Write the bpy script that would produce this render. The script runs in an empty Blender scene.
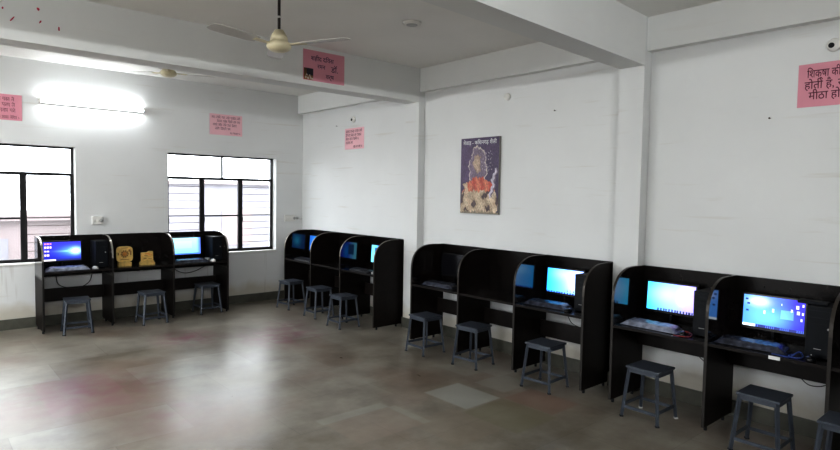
import bpy, bmesh, math, random
from mathutils import Matrix, Vector
random.seed(11)
PI = math.pi
sc = bpy.context.scene
COL = sc.collection

# ------------------------------------------------------------------ materials
def nodes_of(name):
    m = bpy.data.materials.new(name)
    m.use_nodes = True
    nt = m.node_tree
    nt.nodes.clear()
    return m, nt

def N(nt, t, **kw):
    n = nt.nodes.new(t)
    for k, v in kw.items():
        setattr(n, k, v)
    return n

def mat(name, col, rough=0.5, metal=0.0, ior=1.45, var=0.06, scale=6.0, bump=0.0, bscale=60.0, spec=0.5, coat=0.0):
    m, nt = nodes_of(name)
    out = N(nt, 'ShaderNodeOutputMaterial')
    b = N(nt, 'ShaderNodeBsdfPrincipled')
    b.inputs['Roughness'].default_value = rough
    b.inputs['Metallic'].default_value = metal
    b.inputs['IOR'].default_value = ior
    b.inputs['Specular IOR Level'].default_value = spec
    b.inputs['Coat Weight'].default_value = coat
    tc = N(nt, 'ShaderNodeTexCoord')
    nz = N(nt, 'ShaderNodeTexNoise')
    nz.inputs['Scale'].default_value = scale
    nz.inputs['Detail'].default_value = 4
    nt.links.new(tc.outputs['Object'], nz.inputs['Vector'])
    rp = N(nt, 'ShaderNodeValToRGB')
    c = Vector(col[:3])
    rp.color_ramp.elements[0].position = 0.3
    rp.color_ramp.elements[1].position = 0.7
    rp.color_ramp.elements[0].color = (*(c * (1 - var)), 1)
    rp.color_ramp.elements[1].color = (*(c * (1 + var)), 1)
    nt.links.new(nz.outputs['Fac'], rp.inputs['Fac'])
    nt.links.new(rp.outputs['Color'], b.inputs['Base Color'])
    if bump:
        n2 = N(nt, 'ShaderNodeTexNoise')
        n2.inputs['Scale'].default_value = bscale
        nt.links.new(tc.outputs['Object'], n2.inputs['Vector'])
        bp = N(nt, 'ShaderNodeBump')
        bp.inputs['Strength'].default_value = bump
        bp.inputs['Distance'].default_value = 0.01
        nt.links.new(n2.outputs['Fac'], bp.inputs['Height'])
        nt.links.new(bp.outputs['Normal'], b.inputs['Normal'])
    nt.links.new(b.outputs['BSDF'], out.inputs['Surface'])
    return m

def emit(name, col, strength):
    m, nt = nodes_of(name)
    out = N(nt, 'ShaderNodeOutputMaterial')
    e = N(nt, 'ShaderNodeEmission')
    e.inputs['Color'].default_value = (*col, 1)
    e.inputs['Strength'].default_value = strength
    nt.links.new(e.outputs[0], out.inputs['Surface'])
    return m

def attr_emit(name, strength):
    m, nt = nodes_of(name)
    out = N(nt, 'ShaderNodeOutputMaterial')
    e = N(nt, 'ShaderNodeEmission')
    a = N(nt, 'ShaderNodeAttribute', attribute_name='Col')
    e.inputs['Strength'].default_value = strength
    nt.links.new(a.outputs['Color'], e.inputs['Color'])
    gl = N(nt, 'ShaderNodeBsdfGlossy')
    gl.inputs['Color'].default_value = (0.04, 0.04, 0.04, 1)
    gl.inputs['Roughness'].default_value = 0.25
    ad = N(nt, 'ShaderNodeAddShader')
    nt.links.new(e.outputs[0], ad.inputs[0])
    nt.links.new(gl.outputs[0], ad.inputs[1])
    nt.links.new(ad.outputs[0], out.inputs['Surface'])
    return m

def attr_mat(name, rough):
    m, nt = nodes_of(name)
    out = N(nt, 'ShaderNodeOutputMaterial')
    b = N(nt, 'ShaderNodeBsdfPrincipled')
    a = N(nt, 'ShaderNodeAttribute', attribute_name='Col')
    b.inputs['Roughness'].default_value = rough
    nt.links.new(a.outputs['Color'], b.inputs['Base Color'])
    nt.links.new(b.outputs['BSDF'], out.inputs['Surface'])
    return m

def wall_mat(name, col, stain=0.5, low=True):
    """limewashed plaster: patchy tone, faint horizontal scrape lines, dirt near the skirting"""
    m, nt = nodes_of(name)
    out = N(nt, 'ShaderNodeOutputMaterial')
    b = N(nt, 'ShaderNodeBsdfPrincipled')
    b.inputs['Roughness'].default_value = 0.75
    b.inputs['Specular IOR Level'].default_value = 0.25
    g = N(nt, 'ShaderNodeNewGeometry')
    nz = N(nt, 'ShaderNodeTexNoise')
    nz.inputs['Scale'].default_value = 0.9
    nz.inputs['Detail'].default_value = 6
    nt.links.new(g.outputs['Position'], nz.inputs['Vector'])
    r = N(nt, 'ShaderNodeValToRGB')
    c = Vector(col)
    r.color_ramp.elements[0].position = 0.3
    r.color_ramp.elements[1].position = 0.7
    r.color_ramp.elements[0].color = (*(c * 0.95), 1)
    r.color_ramp.elements[1].color = (*(c * 1.02), 1)
    nt.links.new(nz.outputs['Fac'], r.inputs['Fac'])
    # scrape lines: noise stretched along the wall
    mp = N(nt, 'ShaderNodeMapping')
    mp.inputs['Scale'].default_value = (0.9, 0.9, 14.0)
    nt.links.new(g.outputs['Position'], mp.inputs['Vector'])
    n2 = N(nt, 'ShaderNodeTexNoise')
    n2.inputs['Scale'].default_value = 1.3
    n2.inputs['Detail'].default_value = 3
    nt.links.new(mp.outputs[0], n2.inputs['Vector'])
    r2 = N(nt, 'ShaderNodeValToRGB')
    r2.color_ramp.elements[0].position = 0.63
    r2.color_ramp.elements[1].position = 0.73
    r2.color_ramp.elements[0].color = (0, 0, 0, 1)
    r2.color_ramp.elements[1].color = (stain, stain, stain, 1)
    nt.links.new(n2.outputs['Fac'], r2.inputs['Fac'])
    mx = N(nt, 'ShaderNodeMixRGB')
    mx.inputs['Color2'].default_value = (*Vector((c.x * .84, c.y * .80, c.z * .74)), 1)
    nt.links.new(r2.outputs['Color'], mx.inputs['Fac'])
    nt.links.new(r.outputs['Color'], mx.inputs['Color1'])
    last = mx
    if low:
        sx = N(nt, 'ShaderNodeSeparateXYZ')
        nt.links.new(g.outputs['Position'], sx.inputs[0])
        n3 = N(nt, 'ShaderNodeTexNoise')
        n3.inputs['Scale'].default_value = 3.0
        n3.inputs['Detail'].default_value = 5
        nt.links.new(g.outputs['Position'], n3.inputs['Vector'])
        ml = N(nt, 'ShaderNodeMath', operation='MULTIPLY')
        ml.inputs[1].default_value = 0.35
        nt.links.new(n3.outputs['Fac'], ml.inputs[0])
        ad = N(nt, 'ShaderNodeMath', operation='SUBTRACT')
        nt.links.new(sx.outputs['Z'], ad.inputs[0])
        nt.links.new(ml.outputs[0], ad.inputs[1])
        r3 = N(nt, 'ShaderNodeValToRGB')
        r3.color_ramp.elements[0].position = 0.0
        r3.color_ramp.elements[1].position = 0.16
        r3.color_ramp.elements[0].color = (0.75, 0.75, 0.75, 1)
        r3.color_ramp.elements[1].color = (0, 0, 0, 1)
        nt.links.new(ad.outputs[0], r3.inputs['Fac'])
        m3 = N(nt, 'ShaderNodeMixRGB')
        m3.inputs['Color2'].default_value = (0.52, 0.48, 0.40, 1)
        nt.links.new(r3.outputs['Color'], m3.inputs['Fac'])
        nt.links.new(last.outputs[0], m3.inputs['Color1'])
        last = m3
        # drip marks
        mp2 = N(nt, 'ShaderNodeMapping')
        mp2.inputs['Scale'].default_value = (9.0, 9.0, 0.5)
        nt.links.new(g.outputs['Position'], mp2.inputs['Vector'])
        n4 = N(nt, 'ShaderNodeTexNoise')
        n4.inputs['Scale'].default_value = 1.6
        nt.links.new(mp2.outputs[0], n4.inputs['Vector'])
        r4 = N(nt, 'ShaderNodeValToRGB')
        r4.color_ramp.elements[0].position = 0.66
        r4.color_ramp.elements[1].position = 0.74
        r4.color_ramp.elements[0].color = (0, 0, 0, 1)
        r4.color_ramp.elements[1].color = (0.35, 0.35, 0.35, 1)
        nt.links.new(n4.outputs['Fac'], r4.inputs['Fac'])
        lo = N(nt, 'ShaderNodeMath', operation='LESS_THAN')
        lo.inputs[1].default_value = 0.8
        nt.links.new(sx.outputs['Z'], lo.inputs[0])
        mm = N(nt, 'ShaderNodeMath', operation='MULTIPLY')
        nt.links.new(r4.outputs['Color'], mm.inputs[0])
        nt.links.new(lo.outputs[0], mm.inputs[1])
        m4 = N(nt, 'ShaderNodeMixRGB')
        m4.inputs['Color2'].default_value = (0.33, 0.29, 0.24, 1)
        nt.links.new(mm.outputs[0], m4.inputs['Fac'])
        nt.links.new(last.outputs[0], m4.inputs['Color1'])
        last = m4
    nt.links.new(last.outputs[0], b.inputs['Base Color'])
    nt.links.new(b.outputs['BSDF'], out.inputs['Surface'])
    return m

def floor_mat():
    m, nt = nodes_of('polished_stone_floor')
    out = N(nt, 'ShaderNodeOutputMaterial')
    b = N(nt, 'ShaderNodeBsdfPrincipled')
    g = N(nt, 'ShaderNodeNewGeometry')
    # big rectangular slabs of slightly different tone
    mp = N(nt, 'ShaderNodeMapping')
    mp.inputs["Location"].default_value = (0.2, 0.1, 0)
    nt.links.new(g.outputs['Position'], mp.inputs['Vector'])
    br = N(nt, 'ShaderNodeTexBrick')
    br.offset = 0.5
    br.inputs['Color1'].default_value = (0.215, 0.190, 0.150, 1)
    br.inputs['Color2'].default_value = (0.40, 0.395, 0.36, 1)
    br.inputs['Mortar'].default_value = (0.15, 0.14, 0.115, 1)
    br.inputs['Scale'].default_value = 1.0
    br.inputs['Mortar Size'].default_value = 0.004
    br.inputs['Mortar Smooth'].default_value = 0.6
    br.inputs['Bias'].default_value = -0.45
    br.inputs['Brick Width'].default_value = 1.05
    br.inputs['Row Height'].default_value = 0.6
    nt.links.new(mp.outputs[0], br.inputs['Vector'])
    n1 = N(nt, 'ShaderNodeTexNoise')
    n1.inputs['Scale'].default_value = 1.9
    n1.inputs['Detail'].default_value = 9
    n1.inputs['Roughness'].default_value = 0.62
    nt.links.new(g.outputs['Position'], n1.inputs['Vector'])
    r1 = N(nt, 'ShaderNodeValToRGB')
    r1.color_ramp.elements[0].position = 0.36
    r1.color_ramp.elements[1].position = 0.66
    r1.color_ramp.elements[0].color = (0.125, 0.102, 0.074, 1)
    r1.color_ramp.elements[1].color = (0.41, 0.385, 0.335, 1)
    nt.links.new(n1.outputs['Fac'], r1.inputs['Fac'])
    mx = N(nt, 'ShaderNodeMixRGB')
    mx.inputs['Fac'].default_value = 0.5
    nt.links.new(br.outputs['Color'], mx.inputs['Color1'])
    nt.links.new(r1.outputs['Color'], mx.inputs['Color2'])
    # reddish patches
    n2 = N(nt, 'ShaderNodeTexNoise')
    n2.inputs['Scale'].default_value = 0.75
    n2.inputs['Detail'].default_value = 5
    nt.links.new(g.outputs['Position'], n2.inputs['Vector'])
    r2 = N(nt, 'ShaderNodeValToRGB')
    r2.color_ramp.elements[0].position = 0.48
    r2.color_ramp.elements[1].position = 0.68
    r2.color_ramp.elements[0].color = (0, 0, 0, 1)
    r2.color_ramp.elements[1].color = (0.5, 0.5, 0.5, 1)
    nt.links.new(n2.outputs['Fac'], r2.inputs['Fac'])
    m2 = N(nt, 'ShaderNodeMixRGB')
    m2.inputs['Color2'].default_value = (0.23, 0.135, 0.095, 1)
    nt.links.new(r2.outputs['Color'], m2.inputs['Fac'])
    nt.links.new(mx.outputs[0], m2.inputs['Color1'])
    last = m2
    # replaced slabs of another stone
    for (x0, x1, y0, y1, col, amt) in (
            (-1.56, -1.14, -5.29, -4.78, (.38, .39, .36), .62), (-1.12, -.74, -5.80, -5.30, (.24, .145, .11), .55),
            (-2.60, -2.02, -5.30, -4.86, (.32, .25, .20), .32), (-2.62, -2.0, -4.86, -4.74, (.42, .42, .39), .28),
            (-4.10, -3.52, -3.50, -2.52, (.27, .18, .165), .5), (-1.02, -.62, -5.22, -4.86, (.33, .33, .30), .4),
            (-1.62, -1.13, -5.86, -5.31, (.19, .175, .105), .5), (-2.1, -1.62, -5.75, -5.2, (.25, .20, .15), .35),
            (-2.02, -1.94, -5.30, -4.86, (.42, .42, .38), .25), (-.95, -.45, -4.7, -4.3, (.33, .33, .29), .3)):
        sb = N(nt, 'ShaderNodeVectorMath', operation='SUBTRACT')
        sb.inputs[1].default_value = ((x0 + x1) / 2, (y0 + y1) / 2, 0)
        nt.links.new(g.outputs['Position'], sb.inputs[0])
        ab = N(nt, 'ShaderNodeVectorMath', operation='ABSOLUTE')
        nt.links.new(sb.outputs[0], ab.inputs[0])
        sp = N(nt, 'ShaderNodeSeparateXYZ')
        nt.links.new(ab.outputs[0], sp.inputs[0])
        ms = []
        for ax, h in (('X', (x1 - x0) / 2), ('Y', (y1 - y0) / 2)):
            mr = N(nt, 'ShaderNodeMapRange')
            mr.inputs['From Min'].default_value = h - .015
            mr.inputs['From Max'].default_value = h + .01
            mr.inputs['To Min'].default_value = 1.0
            mr.inputs['To Max'].default_value = 0.0
            nt.links.new(sp.outputs[ax], mr.inputs['Value'])
            ms.append(mr)
        mu = N(nt, 'ShaderNodeMath', operation='MULTIPLY')
        nt.links.new(ms[0].outputs[0], mu.inputs[0]); nt.links.new(ms[1].outputs[0], mu.inputs[1])
        m2_ = N(nt, 'ShaderNodeMath', operation='MULTIPLY')
        m2_.inputs[1].default_value = amt
        nt.links.new(mu.outputs[0], m2_.inputs[0])
        mq = N(nt, 'ShaderNodeMixRGB')
        mq.inputs['Color2'].default_value = (*col, 1)
        nt.links.new(m2_.outputs[0], mq.inputs['Fac'])
        nt.links.new(last.outputs[0], mq.inputs['Color1'])
        last = mq
    # spilled pink powder stains
    n3 = N(nt, 'ShaderNodeTexNoise')
    n3.inputs['Scale'].default_value = 7.0
    n3.inputs['Detail'].default_value = 9
    nt.links.new(g.outputs['Position'], n3.inputs['Vector'])
    for (sx, sy, rad, amt) in ((-1.55, -2.25, 0.62, .8), (-2.45, -1.65, 0.5, .75), (-3.75, -3.0, .75, .55), (-1.2, -1.75, .4, .45), (-3.4, -3.9, .5, .3)):
        vm = N(nt, 'ShaderNodeVectorMath', operation='DISTANCE')
        vm.inputs[1].default_value = (sx, sy, 0)
        nt.links.new(g.outputs['Position'], vm.inputs[0])
        mr = N(nt, 'ShaderNodeMapRange')
        mr.inputs['From Min'].default_value = 0.0
        mr.inputs['From Max'].default_value = rad
        mr.inputs['To Min'].default_value = amt
        mr.inputs['To Max'].default_value = 0.0
        nt.links.new(vm.outputs['Value'], mr.inputs['Value'])
        r3 = N(nt, 'ShaderNodeValToRGB')
        r3.color_ramp.elements[0].position = 0.38
        r3.color_ramp.elements[1].position = 0.62
        nt.links.new(n3.outputs['Fac'], r3.inputs['Fac'])
        mu = N(nt, 'ShaderNodeMath', operation='MULTIPLY')
        nt.links.new(mr.outputs[0], mu.inputs[0])
        nt.links.new(r3.outputs['Color'], mu.inputs[1])
        m3 = N(nt, 'ShaderNodeMixRGB')
        m3.inputs['Color2'].default_value = (0.24, 0.07, 0.115, 1)
        nt.links.new(mu.outputs[0], m3.inputs['Fac'])
        nt.links.new(last.outputs[0], m3.inputs['Color1'])
        last = m3
    nt.links.new(last.outputs[0], b.inputs['Base Color'])
    rr = N(nt, 'ShaderNodeMapRange')
    rr.inputs['To Min'].default_value = 0.20
    rr.inputs['To Max'].default_value = 0.44
    nt.links.new(n1.outputs['Fac'], rr.inputs['Value'])
    nt.links.new(rr.outputs[0], b.inputs['Roughness'])
    b.inputs['IOR'].default_value = 1.46
    bp = N(nt, 'ShaderNodeBump')
    bp.inputs['Strength'].default_value = 0.10
    bp.inputs['Distance'].default_value = 0.01
    nt.links.new(n3.outputs['Fac'], bp.inputs['Height'])
    nt.links.new(bp.outputs['Normal'], b.inputs['Normal'])
    nt.links.new(b.outputs['BSDF'], out.inputs['Surface'])
    return m

def pane_mat():
    m, nt = nodes_of('frosted_louvre_glass')
    out = N(nt, 'ShaderNodeOutputMaterial')
    tr = N(nt, 'ShaderNodeBsdfTransparent')
    tr.inputs['Color'].default_value = (0.93, 0.94, 0.95, 1)
    tl = N(nt, 'ShaderNodeBsdfTranslucent')
    tl.inputs['Color'].default_value = (0.9, 0.9, 0.92, 1)
    gl = N(nt, 'ShaderNodeBsdfGlossy')
    gl.inputs['Roughness'].default_value = 0.12
    a = N(nt, 'ShaderNodeMixShader')
    a.inputs[0].default_value = 0.03
    nt.links.new(tr.outputs[0], a.inputs[1])
    nt.links.new(tl.outputs[0], a.inputs[2])
    b = N(nt, 'ShaderNodeMixShader')
    b.inputs[0].default_value = 0.05
    nt.links.new(a.outputs[0], b.inputs[1])
    nt.links.new(gl.outputs[0], b.inputs[2])
    nt.links.new(b.outputs[0], out.inputs['Surface'])
    return m

M = {}
M['wall'] = wall_mat('white_limewash_wall', (0.715, 0.72, 0.715), 0.45)
M['beam'] = wall_mat('white_limewash_beam', (0.76, 0.765, 0.755), 0.1, low=False)
M['ceil'] = wall_mat('white_ceiling_plaster', (0.82, 0.81, 0.785), 0.0, low=False)
M['floor'] = floor_mat()
M['skirt'] = mat('grey_green_skirting_stone', (0.105, 0.105, 0.085), 0.35, var=0.18, scale=9)
M['frame'] = mat('black_painted_window_steel', (0.018, 0.017, 0.018), 0.45)
M['sill'] = mat('white_painted_sill', (0.78, 0.77, 0.74), 0.6)
M['pane'] = pane_mat()
M['lam'] = mat('dark_wenge_laminate', (0.0085, 0.0062, 0.0055), 0.035, ior=1.85, var=0.25, scale=14)
def dull_low(m, z0=0.62):
    """the laminate keeps its gloss above the desk and is set dull below it to keep wall reflections out"""
    nt = m.node_tree
    b = next(n for n in nt.nodes if n.type == 'BSDF_PRINCIPLED')
    g = N(nt, 'ShaderNodeNewGeometry'); sx = N(nt, 'ShaderNodeSeparateXYZ')
    nt.links.new(g.outputs['Position'], sx.inputs[0])
    for sock, lo, hi in (('Roughness', .45, .035), ('IOR', 1.25, 1.85)):
        r = N(nt, 'ShaderNodeMapRange')
        r.inputs['From Min'].default_value = z0; r.inputs['From Max'].default_value = z0 + .06
        r.inputs['To Min'].default_value = lo; r.inputs['To Max'].default_value = hi
        nt.links.new(sx.outputs['Z'], r.inputs['Value'])
        nt.links.new(r.outputs[0], b.inputs[sock])
dull_low(M['lam'])
M['lam_matt'] = mat('dark_wenge_laminate_side', (0.0105, 0.0075, 0.0065), 0.42, ior=1.3, var=0.25, scale=14)
M['lam_back'] = mat('dark_wenge_laminate_back', (0.008, 0.006, 0.0055), 0.22, ior=1.35, var=0.25, scale=14)
M['desk'] = mat('dark_wenge_desktop', (0.013, 0.010, 0.009), 0.22, ior=1.5, var=0.25, scale=14)
M['edge'] = mat('silver_edge_band', (0.055, 0.047, 0.040), 0.35, metal=0.3, var=0.1)  # shoulder bands carry caught light, the straight strips shade, in their colours
M['edge_bright'] = mat('lit_edge_band', (0.20, 0.175, 0.14), 0.35, metal=0.4, var=0.1)
M['edge_bright_low'] = mat('shaded_tan_edge_strip', (0.030, 0.026, 0.022), 0.4)
M['edge_low'] = mat('shaded_brown_edge_strip', (0.022, 0.018, 0.015), 0.4)
M['edge_l'] = mat('lit_silver_edge_band', (0.42, 0.40, 0.37), 0.25, metal=0.8, var=0.1)
M['edge_l_low'] = mat('shaded_edge_strip', (0.014, 0.012, 0.011), 0.4)
M['stool'] = mat('blue_grey_painted_steel', (0.060, 0.071, 0.090), 0.42, var=0.12, scale=12)
M['stool_seat'] = mat('blue_grey_painted_seat', (0.062, 0.072, 0.092), 0.33, var=0.16, scale=9)
M['cap'] = mat('white_plastic_foot', (0.6, 0.6, 0.58), 0.5)
M['cap_dark'] = mat('dark_rubber_foot', (0.02, 0.022, 0.025), 0.7)
M['black'] = mat('black_gloss_plastic', (0.008, 0.008, 0.009), 0.18)
M['case'] = mat('black_tower_casing', (0.008, 0.009, 0.012), 0.5, spec=0.25)
M['case_face'] = mat('black_tower_fascia', (0.007, 0.009, 0.013), 0.35, spec=0.25)
M['dark_screen'] = mat('unlit_monitor_glass', (0.006, 0.006, 0.009), 0.16, ior=1.6)
M['key'] = mat('charcoal_keyboard_plastic', (0.02, 0.02, 0.023), 0.35)
M['keycap'] = mat('dark_keycap_plastic', (0.035, 0.035, 0.04), 0.3)
M['cover'] = mat('clear_dust_cover_film', (0.24, 0.26, 0.32), 0.15, ior=1.5, var=0.4, scale=22, bump=0.6, bscale=26)
M['cover_dark'] = mat('crumpled_cover_film', (0.045, 0.05, 0.07), 0.18, ior=1.5, var=0.5, scale=22, bump=0.7, bscale=26)
M['cable'] = mat('black_cable_rubber', (0.01, 0.01, 0.01), 0.5)
M['red_cable'] = mat('red_cable_rubber', (0.20, 0.022, 0.018), 0.4)
M['blue_cable'] = mat('blue_cable_rubber', (0.03, 0.06, 0.22), 0.35)
M['white_plastic'] = mat('white_plastic_fitting', (0.70, 0.69, 0.66), 0.4, var=0.03)
M['grey_plastic'] = mat('grey_plastic_fitting', (0.40, 0.40, 0.39), 0.4)
M['tag'] = mat('white_paper_tag', (0.75, 0.75, 0.75), 0.6)
M['pink'] = mat('pink_chart_paper', (0.68, 0.33, 0.39), 0.75, var=0.04, scale=4)
M['pink_pale'] = mat('pale_pink_chart_paper', (0.80, 0.52, 0.56), 0.75, var=0.04, scale=4)
M['ink'] = mat('dark_marker_ink', (0.14, 0.04, 0.065), 0.8)
M['ink_blue'] = mat('violet_marker_ink', (0.06, 0.035, 0.085), 0.8)
M['cream'] = mat('cream_fan_enamel', (0.62, 0.56, 0.40), 0.35, var=0.06)
M['blade'] = mat('pale_fan_blade_enamel', (0.54, 0.52, 0.49), 0.4, var=0.05)
M['rod'] = mat('dark_fan_rod_paint', (0.035, 0.028, 0.026), 0.4)
M['trophy'] = mat('honey_wooden_memento', (0.66, 0.47, 0.17), 0.45, var=0.22, scale=25)
M['trophy_dark'] = mat('burnt_memento_mark', (0.26, 0.13, 0.04), 0.6)
M['trophy_red'] = mat('orange_memento_mark', (0.60, 0.26, 0.06), 0.5)
M['tube'] = emit('lit_tube_phosphor', (0.93, 0.97, 1.0), 58.0)
M['screen'] = attr_emit('lit_monitor_picture', 1.0)
M['print'] = attr_mat('printed_canvas', 0.35)
M['canvas_edge'] = mat('pale_canvas_edge', (0.25, 0.235, 0.22), 0.6)
M['fleck'] = mat('red_paint_fleck', (0.45, 0.05, 0.10), 0.7)
M['nailm'] = mat('rusty_nail', (0.07, 0.055, 0.045), 0.6)
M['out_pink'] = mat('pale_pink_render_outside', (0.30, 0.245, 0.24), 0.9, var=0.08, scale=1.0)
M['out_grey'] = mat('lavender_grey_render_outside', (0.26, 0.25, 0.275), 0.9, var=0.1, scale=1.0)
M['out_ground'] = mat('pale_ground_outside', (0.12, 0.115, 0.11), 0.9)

# ------------------------------------------------------------------ mesh helpers
class MB:
    def __init__(s):
        s.bm = bmesh.new()
        s.mats = []
    def _mi(s, m):
        if m not in s.mats:
            s.mats.append(m)
        return s.mats.index(m)
    def box(s, lo, hi, mt=None, rot=None, bev=0.0):
        lo = Vector(lo); hi = Vector(hi)
        c = (lo + hi) / 2; d = hi - lo
        r = bmesh.ops.create_cube(s.bm, size=1.0)
        vs = r['verts']
        for v in vs:
            v.co = Vector((v.co.x * d.x, v.co.y * d.y, v.co.z * d.z))
        if bev:
            es = list({e for v in vs for e in v.link_edges})
            rb = bmesh.ops.bevel(s.bm, geom=es, offset=bev, segments=2, affect='EDGES', profile=0.5)
            vs = list({v for f in rb['faces'] for v in f.verts} | {v for v in vs if v.is_valid})
        mtx = Matrix.Translation(c) @ (rot.to_4x4() if rot else Matrix.Identity(4))
        for v in vs:
            v.co = mtx @ v.co
        if mt is not None:
            i = s._mi(mt)
            for f in {f for v in vs for f in v.link_faces}:
                f.material_index = i
        return vs
    def quad(s, pts, mt=None):
        f = s.bm.faces.new([s.bm.verts.new(p) for p in pts])
        if mt is not None:
            f.material_index = s._mi(mt)
        return f
    def prism(s, pts, ext, mt=None):
        """polygon extruded by the vector ext"""
        ext = Vector(ext)
        a = [s.bm.verts.new(p) for p in pts]
        b = [s.bm.verts.new(Vector(p) + ext) for p in pts]
        fs = [s.bm.faces.new(a), s.bm.faces.new(b[::-1])]
        n = len(a)
        for i in range(n):
            fs.append(s.bm.faces.new([a[i], b[i], b[(i + 1) % n], a[(i + 1) % n]][::-1]))
        if mt is not None:
            i = s._mi(mt)
            for f in fs:
                f.material_index = i
    def bar(s, a, b, w, h, mt=None, w2=None, h2=None, up=(0, 0, 1)):
        """tapering rectangular bar"""
        a = Vector(a); b = Vector(b)
        d = (b - a).normalized()
        u = Vector(up)
        if abs(d.dot(u)) > 0.98:
            u = Vector((1, 0, 0))
        x = d.cross(u).normalized(); y = x.cross(d).normalized()
        rings = []
        for p, ww, hh in ((a, w, h), (b, w2 or w, h2 or h)):
            rings.append([s.bm.verts.new(p + x * sx * ww / 2 + y * sy * hh / 2) for sx, sy in ((-1, -1), (1, -1), (1, 1), (-1, 1))])
        fs = [s.bm.faces.new(rings[0][::-1]), s.bm.faces.new(rings[1])]
        for i in range(4):
            fs.append(s.bm.faces.new([rings[0][i], rings[0][(i + 1) % 4], rings[1][(i + 1) % 4], rings[1][i]]))
        if mt is not None:
            k = s._mi(mt)
            for f in fs:
                f.material_index = k
    def tube(s, pts, r, seg=8, mt=None):
        pts = [Vector(p) for p in pts]
        rings = []
        px = None
        for i, p in enumerate(pts):
            t = (pts[min(i + 1, len(pts) - 1)] - pts[max(i - 1, 0)]).normalized()
            if px is None:
                u = Vector((0, 0, 1)) if abs(t.z) < 0.9 else Vector((1, 0, 0))
                px = t.cross(u).normalized()
            else:
                px = (px - t * px.dot(t)).normalized()
            py = t.cross(px)
            rr = r[i] if isinstance(r, (list, tuple)) else r
            rings.append([s.bm.verts.new(p + px * math.cos(2 * PI * k / seg) * rr + py * math.sin(2 * PI * k / seg) * rr) for k in range(seg)])
        fs = []
        for i in range(len(rings) - 1):
            for k in range(seg):
                fs.append(s.bm.faces.new([rings[i][k], rings[i][(k + 1) % seg], rings[i + 1][(k + 1) % seg], rings[i + 1][k]]))
        fs.append(s.bm.faces.new(rings[0][::-1])); fs.append(s.bm.faces.new(rings[-1]))
        for f in fs:
            f.smooth = True
        if mt is not None:
            k = s._mi(mt)
            for f in fs:
                f.material_index = k
    def lathe(s, prof, seg=28, axis='Z', at=(0, 0, 0), mt=None):
        at = Vector(at)
        rings = []
        for r, h in prof:
            ring = []
            for k in range(seg):
                a = 2 * PI * k / seg
                c, q = math.cos(a) * max(r, 1e-4), math.sin(a) * max(r, 1e-4)
                p = {'Z': (c, q, h), 'X': (h, c, q), 'Y': (c, h, -q)}[axis]
                ring.append(s.bm.verts.new(at + Vector(p)))
            rings.append(ring)
        fs = []
        for i in range(len(rings) - 1):
            for k in range(seg):
                fs.append(s.bm.faces.new([rings[i][k], rings[i][(k + 1) % seg], rings[i + 1][(k + 1) % seg], rings[i + 1][k]]))
        for f in fs:
            f.smooth = True
        fs.append(s.bm.faces.new(rings[0][::-1])); fs.append(s.bm.faces.new(rings[-1]))
        if mt is not None:
            k = s._mi(mt)
            for f in fs:
                f.material_index = k
    def build(s, name, m, parent=None, loc=None, rotz=0.0):
        bmesh.ops.recalc_face_normals(s.bm, faces=s.bm.faces)
        me = bpy.data.meshes.new(name)
        s.bm.to_mesh(me); s.bm.free()
        if s.mats:
            for k in s.mats:
                me.materials.append(M[k])
        else:
            me.materials.append(M[m] if isinstance(m, str) else m)
        o = bpy.data.objects.new(name, me)
        COL.objects.link(o)
        if parent is not None:
            o.parent = parent
        if loc is not None:
            o.location = loc
        o.rotation_euler = (0, 0, rotz)
        return o

def tag(o, label, cat, group=None):
    o['label'] = label; o['category'] = cat
    if group:
        o['group'] = group
    return o

def thing(name, label, cat, loc=(0, 0, 0), rotz=0.0, group=None):
    o = bpy.data.objects.new(name, None)
    o.empty_display_size = 0.1
    COL.objects.link(o)
    o.location = loc; o.rotation_euler = (0, 0, rotz)
    return tag(o, label, cat, group)

def struct(o):
    o['kind'] = 'structure'
    return o

def kids(o):
    return [c for c in COL.objects if c.parent == o]

def dup(root, loc, rotz, label, group=None):
    r = root.copy(); COL.objects.link(r)
    r.location = loc; r.rotation_euler = (0, 0, rotz)
    r['label'] = label
    if group:
        r['group'] = group
    for ch in kids(root):
        c = ch.copy(); COL.objects.link(c); c.parent = r
        for g in kids(ch):
            d = g.copy(); COL.objects.link(d); d.parent = c
    return r

def picture(name, w, h, nx, nz, fn, m, parent, loc=(0, 0, 0)):
    """flat printed or lit picture facing -Y, coloured per face corner by fn(u, v) with u right and v up"""
    bm = bmesh.new()
    vs = [[bm.verts.new((w * (i / nx - 0.5), 0, h * (j / nz - 0.5))) for i in range(nx + 1)] for j in range(nz + 1)]
    lay = bm.loops.layers.float_color.new('Col')
    for j in range(nz):
        for i in range(nx):
            f = bm.faces.new([vs[j][i], vs[j][i + 1], vs[j + 1][i + 1], vs[j + 1][i]])
            c = fn((i + 0.5) / nx, (j + 0.5) / nz)
            for l in f.loops:
                l[lay] = (*c, 1)
    me = bpy.data.meshes.new(name)
    bm.to_mesh(me); bm.free()
    me.materials.append(M[m])
    o = bpy.data.objects.new(name, me)
    COL.objects.link(o)
    o.parent = parent; o.location = loc
    return o

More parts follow.
